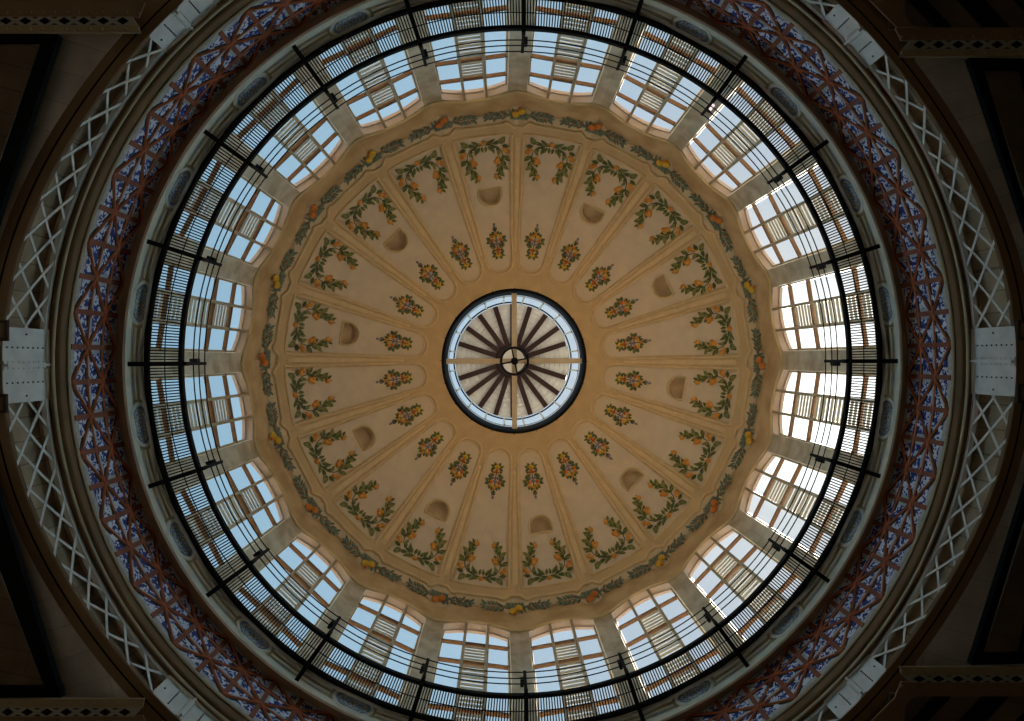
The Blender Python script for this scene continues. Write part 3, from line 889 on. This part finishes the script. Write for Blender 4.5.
# ------------------------------------------------------------------ hall around the crossing
HZ=14.55
mb=MB(); rows=[[],[]]
for j in range(121):
    th=360*j/120; rows[0].append(pol(th,10.52,HZ)); 
    m_=max(abs(math.sin(rad(th))),abs(math.cos(rad(th)))); rows[1].append(pol(th,20/m_,HZ))
mb.grid(rows,'brown'); tag(mb.build('ceiling_hall'),'dark brown steel ceiling of the aisles around the dome opening','ceiling',kind='structure')
mb=MB(); mb.box(-20,20,-20,20,-1.7,-1.6,'floor'); tag(mb.build('floor'),'pale market floor below the dome','floor',kind='structure')
for nm,b in (('wall_left',(-20.2,-20,-20,20)),('wall_right',(20,20.2,-20,20)),('wall_front',(-20,20,-20.2,-20)),('wall_back',(-20,20,20,20.2))):
    mb=MB(); mb.box(*b,-1.7,HZ+.1,'hallwall'); tag(mb.build(nm),'plastered market wall on the %s side'%nm[5:],'wall',kind='structure')

def flat(name,px,z,th,m,parent=None,zu=None):
    mb=MB(); mb.prism([U(x,y,z) for x,y in px],z,z+th,m); return mb.build(name,parent)
# boarded spandrel panels
def arcpx(R,z,ths): return [pol(t,R,z)[:2] for t in ths]
def spandrel(name,ths,corner,m,label,z=14.34):
    mb=MB(); pts=arcpx(RG+.33,z,ths)+[U(x,y,z) for x,y in corner]
    mb.prism(pts,z,z+.05,m); tag(mb.build(name),label,'boarded panel','boarded spandrel panels')
def rng(a,b,n=24): return [a+(b-a)*i/n for i in range(n+1)]
spandrel('boarded_spandrel',rng(270,310.3),[(126,33),(-30,33),(-30,361)],'board','grey boarded spandrel panel at upper left beside the arch rim')
spandrel('boarded_spandrel',rng(270,227.7),[(138,701),(-30,701),(-30,361)],'boardb','grey boarded spandrel panel at lower left beside the arch rim')
spandrel('boarded_spandrel',rng(90,52.6),[(917,54),(1054,54),(1054,361)],'boardb','grey boarded spandrel panel at upper right beside the arch rim')
spandrel('boarded_spandrel',rng(90,127.5),[(917,669),(1054,669),(1054,361)],'board','grey boarded spandrel panel at lower right beside the arch rim')

# black steel roof frames with brown boards inside
def roofframe(label,bars,inner,z=13.48):
    r=empty('roof_frame',(0,0,z)); tag(r,label,'steel frame','black roof frames at the corners')
    for b in bars:
        mb=MB(); mb.prism([U(x,y,z) for x,y in b],0,.13,'black'); mb.build('bar',r)
    mb=MB(); mb.prism([U(x,y,z+.11) for x,y in inner],.09,.12,'hall'); mb.build('board_infill',r)
roofframe('black steel roof frame at upper left with brown boards inside',
    [[(58.5,34),(57,42),(-40,42),(-40,33)],[(58.7,35),(12,175),(-40,331),(-40,280),(0,162),(41,42)]],
    [(42,41),(-1,161),(-40,275),(-40,41)])
roofframe('black steel roof frame at lower left with brown boards inside',
    [[(61,698),(59,687),(-40,687),(-40,702)],[(61,697),(12.5,541),(-40,374),(-40,440),(0,571),(44,686)]],
    [(45,687),(-1,571),(-40,445),(-40,687)])
roofframe('black steel roof frame at upper right with brown boards inside',
    [[(969,57.5),(972,68),(1060,69),(1060,59)],[(969,57.5),(1010.5,180),(1060,326),(1060,310),(1018,180),(983,67.5)],[(1021,60),(1033,60),(1060,200),(1048,200)]],
    [(982,67),(1019,181),(1060,305),(1060,67)])
roofframe('black steel roof frame at lower right with brown boards inside',
    [[(971,665),(974,654.5),(1060,652),(1060,663)],[(971,665),(1010.5,540),(1060,383),(1060,400),(1018,540),(983,654.5)],[(1020,660),(1032,660),(1060,520),(1048,520)]],
    [(982,656),(1019,541),(1060,405),(1060,656)])

# riveted girders with a diamond-pierced web
def pierced(label,x0,x1,yA,yB,yC,yD,tipdx,z=13.36):
    # strip A-B is the pierced band, B-C the tan riveted flange (towards the middle), D the far edge of the brown plate
    r=empty('riveted_girder',(0,0,z)); tag(r,label,'girder','riveted girders at the corners')
    sgn=1 if x1<x0 else -1     # direction from the tip outwards is towards x1
    d=-1 if x1<x0 else 1
    mb=MB(); mb.prism([U(x,y,z) for x,y in ((x0+d*0,yB),(x0+d*tipdx,yA),(x1,yA),(x1,yB))],0,.04,'greyst'); mb.build('web',r)
    pit=MB(); step=19.5; n=int(abs(x1-x0)/step)
    ym=(yA+yB)/2; hh=abs(yB-yA)*.40
    for i in range(n):
        xm=x0+d*(tipdx+9+step*i)
        pit.prism([U(x,y,z) for x,y in ((xm-6,ym),(xm,ym-hh),(xm+6,ym),(xm,ym+hh))],-.012,.0,'black')
        for s in (-1,1):
            yy=ym+s*hh*1.05; xx=xm+d*step/2
            pit.prism([U(x,y,z) for x,y in ((xx-3.5,yy),(xx,yy-s*hh*.35),(xx+3.5,yy))],-.012,.0,'black')
    pit.build('diamond_opening',r)
    mb=MB(); mb.prism([U(x,y,z-.05) for x,y in ((x0-d*2,yC),(x0,yB),(x1,yB),(x1,yC))],-.05,0,'tan')
    k=int(abs(x1-x0)/12)
    for i in range(k):
        p=U(x0+d*12*i,(yB+yC)/2,z-.05); mb.blob((p[0],p[1],-.05),(.035,.035,.03),'tan',6,4)
    mb.build('flange',r)
    mb=MB(); mb.prism([U(x,y,z) for x,y in ((x0-d*6,yD),(x0+d*0,yA),(x1,yA),(x1,yD))],.02,.06,'brown')
    for i in range(k):
        p=U(x0+d*12*i,yA+(yD-yA)*.3,z); mb.blob((p[0],p[1],.02),(.035,.035,.03),'brown',6,4)
    mb.build('cover_plate',r)
pierced('riveted girder with diamond openings at the upper left corner',138,-30,16.5,25.5,32.5,2,6)
pierced('riveted girder with diamond openings at the lower left corner',142,-30,716.5,707.5,699,732,8)
pierced('riveted girder with diamond openings at the upper right corner',902,1054,40,49.5,56.5,27,8)
pierced('riveted girder with diamond openings at the lower right corner',902,1054,682.5,675,667,697,8)

# rounded roof openings beyond the right girders with black diagonal beams
def opening(label,sgn,y0):
    # sgn=-1: upper corner (opens upwards), +1: lower corner
    z=13.42
    r=empty('roof_bay',(0,0,z)); tag(r,label,'roof bay','roof bays beyond the girders')
    # brown plate with the rounded corner
    pts=[(880,y0),(905,y0)]
    mb=MB()
    arc=[(905+16-16*math.cos(a),y0+sgn*(16-16*math.sin(a))) for a in [PI/2*i/8 for i in range(9)]]
    poly=[(897,y0),(868,y0+sgn*29),(838,y0+sgn*60),(905,y0+sgn*60)]+arc
    mb.prism([U(x,y,z) for x,y in poly],0,.03,'brown'); mb.build('rounded_plate',r); mb=MB(); mb.prism([U(x,y,z+.3) for x,y in ((890,y0+sgn*60),(890,y0-sgn*2),(1080,y0-sgn*2),(1080,y0+sgn*60))],.32,.36,'hall'); mb.build('board_infill',r)
    for xs in ((914,928,939,953),(963,986,988,1011),(1020,1043,1047,1070)):
        mb=MB(); a,b,c_,d_=xs; dy=y0+sgn*26
        ex=(c_-a)*.6
        mb.prism([U(x,y,z+.2) for x,y in ((a-ex,y0+sgn*42),(b-ex,y0+sgn*42),(d_,y0-sgn*1),(c_,y0-sgn*1))],.2,.3,'black'); mb.build('diagonal_beam',r)
opening('brown roof bay with black diagonal beams beyond the upper right girder',-1,27)
opening('brown roof bay with black diagonal beams beyond the lower right girder',1,696)

# small brown boxes on the arch rim beside the plates
def smallbox(x0,x1,y0,y1,label):
    z=13.56; r=empty('bracket_box',U((x0+x1)/2,(y0+y1)/2,z)+(z,)); tag(r,label,'bracket box','bracket boxes beside the plates')
    o=Vector(r.location)
    a=U(x0,y0,z); b=U(x1,y1,z)
    mb=MB(); mb.box(a[0]-o.x,b[0]-o.x,a[1]-o.y,b[1]-o.y,0,.05,'worn'); mb.build('body',r)
    mb=MB(); e=.06; mb.box(a[0]-o.x+e,b[0]-o.x-e,a[1]-o.y+e,b[1]-o.y-e,-.02,0,'brown'); mb.build('cover',r)
smallbox(-6,7.5,320,341,'brown bracket box on the arch rim above the left plate')
smallbox(-6,6.5,394,413,'brown bracket box on the arch rim below the left plate')
smallbox(1018,1031,320,340,'brown bracket box on the arch rim above the right plate')
smallbox(1018,1031,384,403,'brown bracket box on the arch rim below the right plate')

# ------------------------------------------------------------------ sky and sun
SUN=Vector((math.sin(rad(96)),-math.cos(rad(96)),2.0)).normalized()
w=bpy.data.worlds.new('sky'); bpy.context.scene.world=w; w.use_nodes=True
nt=w.node_tree; nt.nodes.clear()
out=nt.nodes.new('ShaderNodeOutputWorld'); bg=nt.nodes.new('ShaderNodeBackground')
tc=nt.nodes.new('ShaderNodeTexCoord')
dot=nt.nodes.new('ShaderNodeVectorMath'); dot.operation='DOT_PRODUCT'; dot.inputs[1].default_value=SUN
nt.links.new(tc.outputs['Generated'],dot.inputs[0])
rp=nt.nodes.new('ShaderNodeValToRGB'); e=rp.color_ramp.elements
e[0].position=0.0; e[0].color=(.24,.42,.58,1)
e[1].position=1.0; e[1].color=(2.2,2.2,2.15,1)
for p,c in ((.60,(.31,.52,.68)),(.80,(.42,.62,.78)),(.94,(.58,.67,.76)),(.985,(.82,.86,.88))):
    x=e.new(p); x.color=c+(1,)
nt.links.new(dot.outputs['Value'],rp.inputs['Fac'])
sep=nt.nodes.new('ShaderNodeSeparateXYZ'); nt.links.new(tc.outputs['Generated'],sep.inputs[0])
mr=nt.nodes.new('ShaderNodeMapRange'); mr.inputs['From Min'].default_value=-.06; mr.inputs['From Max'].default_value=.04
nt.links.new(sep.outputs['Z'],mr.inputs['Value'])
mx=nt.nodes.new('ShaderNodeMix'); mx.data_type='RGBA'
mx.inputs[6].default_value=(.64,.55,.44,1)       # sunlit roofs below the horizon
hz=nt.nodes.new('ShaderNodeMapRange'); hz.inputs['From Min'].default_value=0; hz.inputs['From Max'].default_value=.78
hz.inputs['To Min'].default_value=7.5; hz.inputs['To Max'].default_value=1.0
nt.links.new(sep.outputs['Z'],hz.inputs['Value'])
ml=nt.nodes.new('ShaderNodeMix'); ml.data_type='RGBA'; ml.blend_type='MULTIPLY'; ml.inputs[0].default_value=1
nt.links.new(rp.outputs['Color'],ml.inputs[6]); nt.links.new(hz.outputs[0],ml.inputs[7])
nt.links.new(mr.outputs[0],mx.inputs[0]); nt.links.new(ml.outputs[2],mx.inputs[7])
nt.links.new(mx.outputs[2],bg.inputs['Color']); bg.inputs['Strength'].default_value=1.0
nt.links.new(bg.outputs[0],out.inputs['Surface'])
sl=bpy.data.lights.new('sun','SUN'); sl.energy=30.0; sl.angle=rad(.6); sl.color=(1,.96,.90)
so=bpy.data.objects.new('sun',sl); C.objects.link(so); so.rotation_euler=(-SUN).to_track_quat('-Z','Y').to_euler()

sc=bpy.context.scene
sc.view_settings.view_transform='Standard'; sc.view_settings.look='None'; sc.view_settings.gamma=1; sc.view_settings.exposure=0
sc.view_settings.use_curve_mapping=False
sc.cycles.use_denoising=True
sc.cycles.max_bounces=10; sc.cycles.diffuse_bounces=6; sc.cycles.transparent_max_bounces=12
